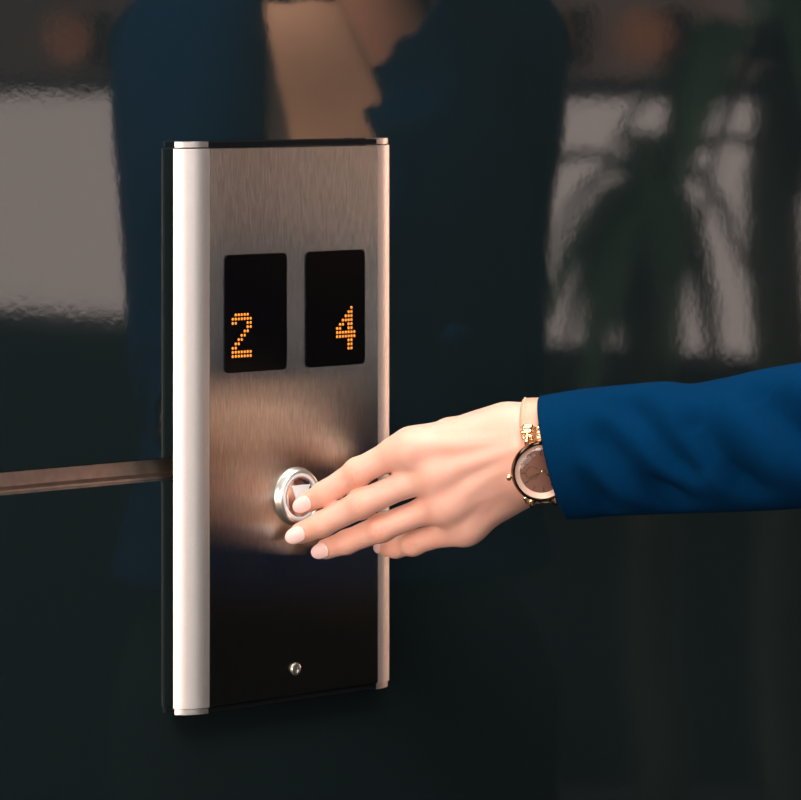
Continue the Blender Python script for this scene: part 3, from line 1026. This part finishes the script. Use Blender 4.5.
def palm_plant(name, loc, h, leaves, label, seed):
    rnd = random.Random(seed)
    root = empty(name, loc); tag(root, label, 'plant', 'potted plants by the lobby window')
    L = V(loc)
    bm = bmesh.new(); lathe(bm, [(0, .0), (.15, 0), (.19, .36), (.20, .40), (.18, .40), (.17, .36), (0, .36)], L, (0, 0, 1), (1, 0, 0), 40)
    bm_obj('pot', bm, M['pot'], root, angle=40)
    bm = bmesh.new(); lathe(bm, [(.172, .36), (.10, .375), (0, .38)], L, (0, 0, 1), (1, 0, 0), 32)
    bm_obj('soil', bm, M['soil'], root, smooth=True)
    bm = bmesh.new()
    tr = [L + V((.02 * math.sin(i * .9), .02 * math.cos(i * 1.3), .36 + (h - .36) * i / 8)) for i in range(9)]
    tube(bm, tr, [.038 - .001 * i for i in range(9)], 14)
    bm_obj('trunk', bm, M['trunk'], root, smooth=True)
    top = tr[-1]
    for (az, ln, rise, droop, wd) in leaves:
        az = az + rnd.uniform(-.1, .1)
        # az measured in the plane across the sight line; turn it into a world direction
        dirv = V((RGT[0], -RGT[1], 0)) * math.cos(az) + V((FWD[0], -FWD[1], 0)) * math.sin(az)
        side = V((0, 0, 1)).cross(dirv).normalized()
        bm = bmesh.new(); rows = []
        for i in range(15):
            t = i / 14
            c = top + dirv * (ln * t) + V((0, 0, rise * math.sin(pi * t * .75) - droop * t * t))
            w = wd * (math.sin(pi * min(1, t * .92 + .06)) ** .7) * .5
            rows.append([c - side * w + V((0, 0, .25 * w)), c - side * w * .5 + V((0, 0, .03 * w)), c + V((0, 0, -.12 * w)), c + side * w * .5 + V((0, 0, .03 * w)), c + side * w + V((0, 0, .25 * w))])
        grid_mesh(bm, rows)
        me_o = bm_obj('leaf', bm, M['leaf'], root, smooth=True)
        sd = me_o.modifiers.new('thickness', 'SOLIDIFY'); sd.thickness = .003
    return root


loc1 = lobby(652, 5.2)
palm_plant('potted_palm', loc1, 1.19,
           [(3.0, .16, .05, .20, .050), (3.35, .24, .07, .16, .050), (2.7, .13, .03, .26, .055), (3.6, .20, .02, .30, .05), (.2, .14, .05, .22, .05), (-.35, .22, .08, .10, .05),
            (.6, .10, .02, .30, .06), (1.5, .30, .12, .25, .06), (-1.5, .28, .10, .30, .06), (2.2, .16, .0, .30, .06), (-2.3, .16, .0, .32, .06), (4.4, .05, -.05, .24, .05), (1.2, .06, -.05, .26, .05)],
           'slim potted palm with drooping leaves nearer the woman, mirrored in the dark wall', 3)
loc2 = lobby(785, 4.6)
palm_plant('potted_palm', loc2, 1.33,
           [(3.1, .22, .06, .18, .06), (2.8, .10, .05, .22, .055), (.1, .20, .06, .28, .06), (-.4, .26, .08, .12, .06), (.5, .15, .0, .36, .06), (-.2, .10, .0, .40, .06),
            (1.5, .30, .15, .25, .07), (-1.5, .30, .15, .25, .07), (2.2, .2, .10, .2, .07), (-2.3, .2, .10, .2, .07), (4.2, .09, .16, .10, .07), (1.3, .12, .16, .08, .07)],
           'taller potted palm with broad leaves at the right edge, mirrored in the dark wall', 5)

# wall lamps above the low window; the left one added for an amber glow
for k, px in enumerate((538, 640, 62)):
    u = (px - 400) / FPX
    t = (RX1 - .10 + SA * DIST) / (SA + u * CA)
    L = V((RX1 - .09, -CAM[1] - t * (CA - u * SA), 1.375))
    o = empty('wall_lamp', L)
    tag(o, ('amber wall lamp on the brown wall, just right of the mirrored woman', 'amber wall lamp on the brown wall, the one nearer the palms', 'amber wall lamp on the brown wall, added for its glow left of the mirrored woman')[k], 'lamp', 'wall lamps above the window')
    bm = bmesh.new(); lathe(bm, [(.012, -.04), (.034, -.028), (.042, 0), (.034, .028), (.012, .04)], L, (0, 0, 1), (1, 0, 0), 32)
    bm_obj('lamp_shade', bm, M['lamp'], o, smooth=True)
    bm = bmesh.new(); box(bm, L.x + .045, L.x + .0895, L.y - .02, L.y + .02, L.z - .045, L.z + .045, .004)
    bm_obj('bracket', bm, M['frame'], o)

# ------------------------------------------------------------------ lights


def area(name, loc, target, sx, sy, power, col, parent=None):
    d = bpy.data.lights.new(name, 'AREA'); d.shape = 'RECTANGLE'; d.size = sx; d.size_y = sy; d.energy = power; d.color = col
    o = bpy.data.objects.new(name, d); COL.objects.link(o); o.location = loc
    o.rotation_euler = (V(target) - V(loc)).to_track_quat('-Z', 'Y').to_euler()
    return o


def ceiling_light(x, y, sx, sy, power, col, label):
    o = empty('ceiling_light', (x, y, RZ1)); tag(o, label, 'ceiling light', 'ceiling light panels')
    bm = bmesh.new()
    for (a, b, c, d) in ((-sx / 2 - .03, -sx / 2, -sy / 2 - .03, sy / 2 + .03), (sx / 2, sx / 2 + .03, -sy / 2 - .03, sy / 2 + .03), (-sx / 2, sx / 2, -sy / 2 - .03, -sy / 2), (-sx / 2, sx / 2, sy / 2, sy / 2 + .03)):
        box(bm, x + a, x + b, y + c, y + d, RZ1 - .03, RZ1)
    bm_obj('frame', bm, M['cap'], o)
    bm = bmesh.new(); box(bm, x - sx / 2, x + sx / 2, y - sy / 2, y + sy / 2, RZ1 - .02, RZ1 - .001)
    bm_obj('diffuser', bm, M['diffuser'], o)
    area('ceiling_lamp', (x, y, RZ1 - .024), (x, y, 0), sx, sy, power, col)


ceiling_light(-.9, -1.25, 1.2, 1.0, 44, (1.0, .96, .92), 'large square ceiling light panel over the lobby in front of the lift')
ceiling_light(.1, -.20, 1.0, .3, 24, (1.0, .94, .88), 'added narrow ceiling light panel close to the dark lift wall')  # unseen panel, added to light the woman's front
area('window_daylight', (RX0 - .12, -2.45, 1.48), (RX0 + 1, -2.45, 1.48), 2.2, 1.9, 20, (1.0, .95, .92))
area('window_daylight', (RX0 - .12, -.70, 1.48), (RX0 + 1, -.70, 1.48), 1.0, 1.9, 49, (1.0, .95, .93))
area('window_daylight', (-1.75, RY0 - .16, 1.75), (-1.75, RY0 + 1, 1.75), 2.3, 1.5, 34, (1.0, .95, .92))

# added unseen spotlight, makes the warm glow on the mirrored blouse
sl = V((-.75, -.13, RZ1)); tgt = V((.31, -.39, 1.40))
o = empty('glow_spotlight', sl); tag(o, 'added small warm spotlight for the mirrored glow, in the ceiling beside the lift wall', 'spotlight')
dv = (tgt - sl).normalized()
bm = bmesh.new(); lathe(bm, [(0, -.05), (.035, -.05), (.035, .05), (.030, .055), (.028, .02), (0, .02)], sl + V((0, 0, -.06)), dv, (0, 1, 0), 32)
bm_obj('housing', bm, M['black_metal'], o, angle=40)
bm = bmesh.new(); lathe(bm, [(.055, -.0), (.055, -.008), (.0, -.012)], sl, (0, 0, 1), (1, 0, 0), 32)
bm_obj('mount', bm, M['black_metal'], o, angle=40)
ld = bpy.data.lights.new('glow_spot_lamp', 'SPOT'); ld.energy = 340; ld.color = (1.0, .70, .48); ld.spot_size = math.radians(16); ld.spot_blend = 1.0; ld.shadow_soft_size = .025
lo_ = bpy.data.objects.new('glow_spot_lamp', ld); COL.objects.link(lo_); lo_.location = sl + V((0, 0, -.06)) + dv * .062
lo_.rotation_euler = dv.to_track_quat('-Z', 'Y').to_euler()

# added light left of view, warms the hand side mirrored in the steel
sc_ = V((-1.05, 0, 1.02))
o = empty('fill_sconce', sc_); tag(o, 'added unseen amber fill light on the dark lift wall, left of the call panel', 'wall light')
bm = bmesh.new(); box(bm, sc_.x - .05, sc_.x + .05, -.012, 0, sc_.z - .16, sc_.z + .16, .003)
bm_obj('back_plate', bm, M['frame'], o)
bm = bmesh.new(); box(bm, sc_.x - .04, sc_.x + .04, -.10, -.0125, sc_.z - .14, sc_.z + .14, .008)
bm_obj('lamp_shade', bm, M['lamp'], o)
area('fill_sconce_lamp', (sc_.x + .045, -.055, sc_.z), (sc_.x + 1, -.055, sc_.z + .05), .08, .26, 3.3, (1.0, .52, .30))

# added upright light out of view, warms the palm side and right rail
o = empty('fill_light', (RX1, -.28, 1.25)); tag(o, 'added tall warm fill light beside the low window, close to the lift wall', 'wall light')
bm = bmesh.new(); box(bm, RX1 - .05, RX1, -.46, -.10, .55, 1.95, .005)
bm_obj('housing', bm, M['frame'], o)
bm = bmesh.new(); box(bm, RX1 - .058, RX1 - .0495, -.44, -.12, .57, 1.93, .003)
bm_obj('diffuser', bm, M['lamp'], o)
area('fill_light_lamp', (RX1 - .062, -.28, 1.25), (0, -.1, 1.2), .3, 1.3, 25, (1.0, .60, .42))

w = bpy.data.worlds.new('overcast'); SC.world = w; w.use_nodes = True
n, l = w.node_tree.nodes, w.node_tree.links
bg = n['Background']
tc = n.new('ShaderNodeTexCoord'); sx_ = n.new('ShaderNodeSeparateXYZ'); l.new(tc.outputs['Generated'], sx_.inputs[0])
cr = n.new('ShaderNodeValToRGB'); l.new(sx_.outputs['Z'], cr.inputs[0])
cr.color_ramp.elements[0].position = 0.0; cr.color_ramp.elements[0].color = (.92, .745, .68, 1)
cr.color_ramp.elements[1].position = .6; cr.color_ramp.elements[1].color = (.95, .95, 1.0, 1)
l.new(cr.outputs[0], bg.inputs[0]); bg.inputs[1].default_value = 2.6

# ------------------------------------------------------------------ camera
cd = bpy.data.cameras.new('camera'); co = bpy.data.objects.new('camera', cd); COL.objects.link(co)
co.location = CAM
co.rotation_euler = (pi / 2, 0, -ANG)
cd.sensor_fit = 'HORIZONTAL'; cd.sensor_width = 36; cd.lens = FPX / 801 * 36
cd.shift_x = 0; cd.shift_y = -(400 - 59) / 801
cd.clip_start = .05; cd.clip_end = 100
cd.dof.use_dof = True; cd.dof.focus_distance = 2.19; cd.dof.aperture_fstop = 13
SC.camera = co

SC.view_settings.view_transform = 'Standard'; SC.view_settings.look = 'None'
SC.view_settings.exposure = 0.0; SC.view_settings.gamma = 1; SC.view_settings.use_curve_mapping = False
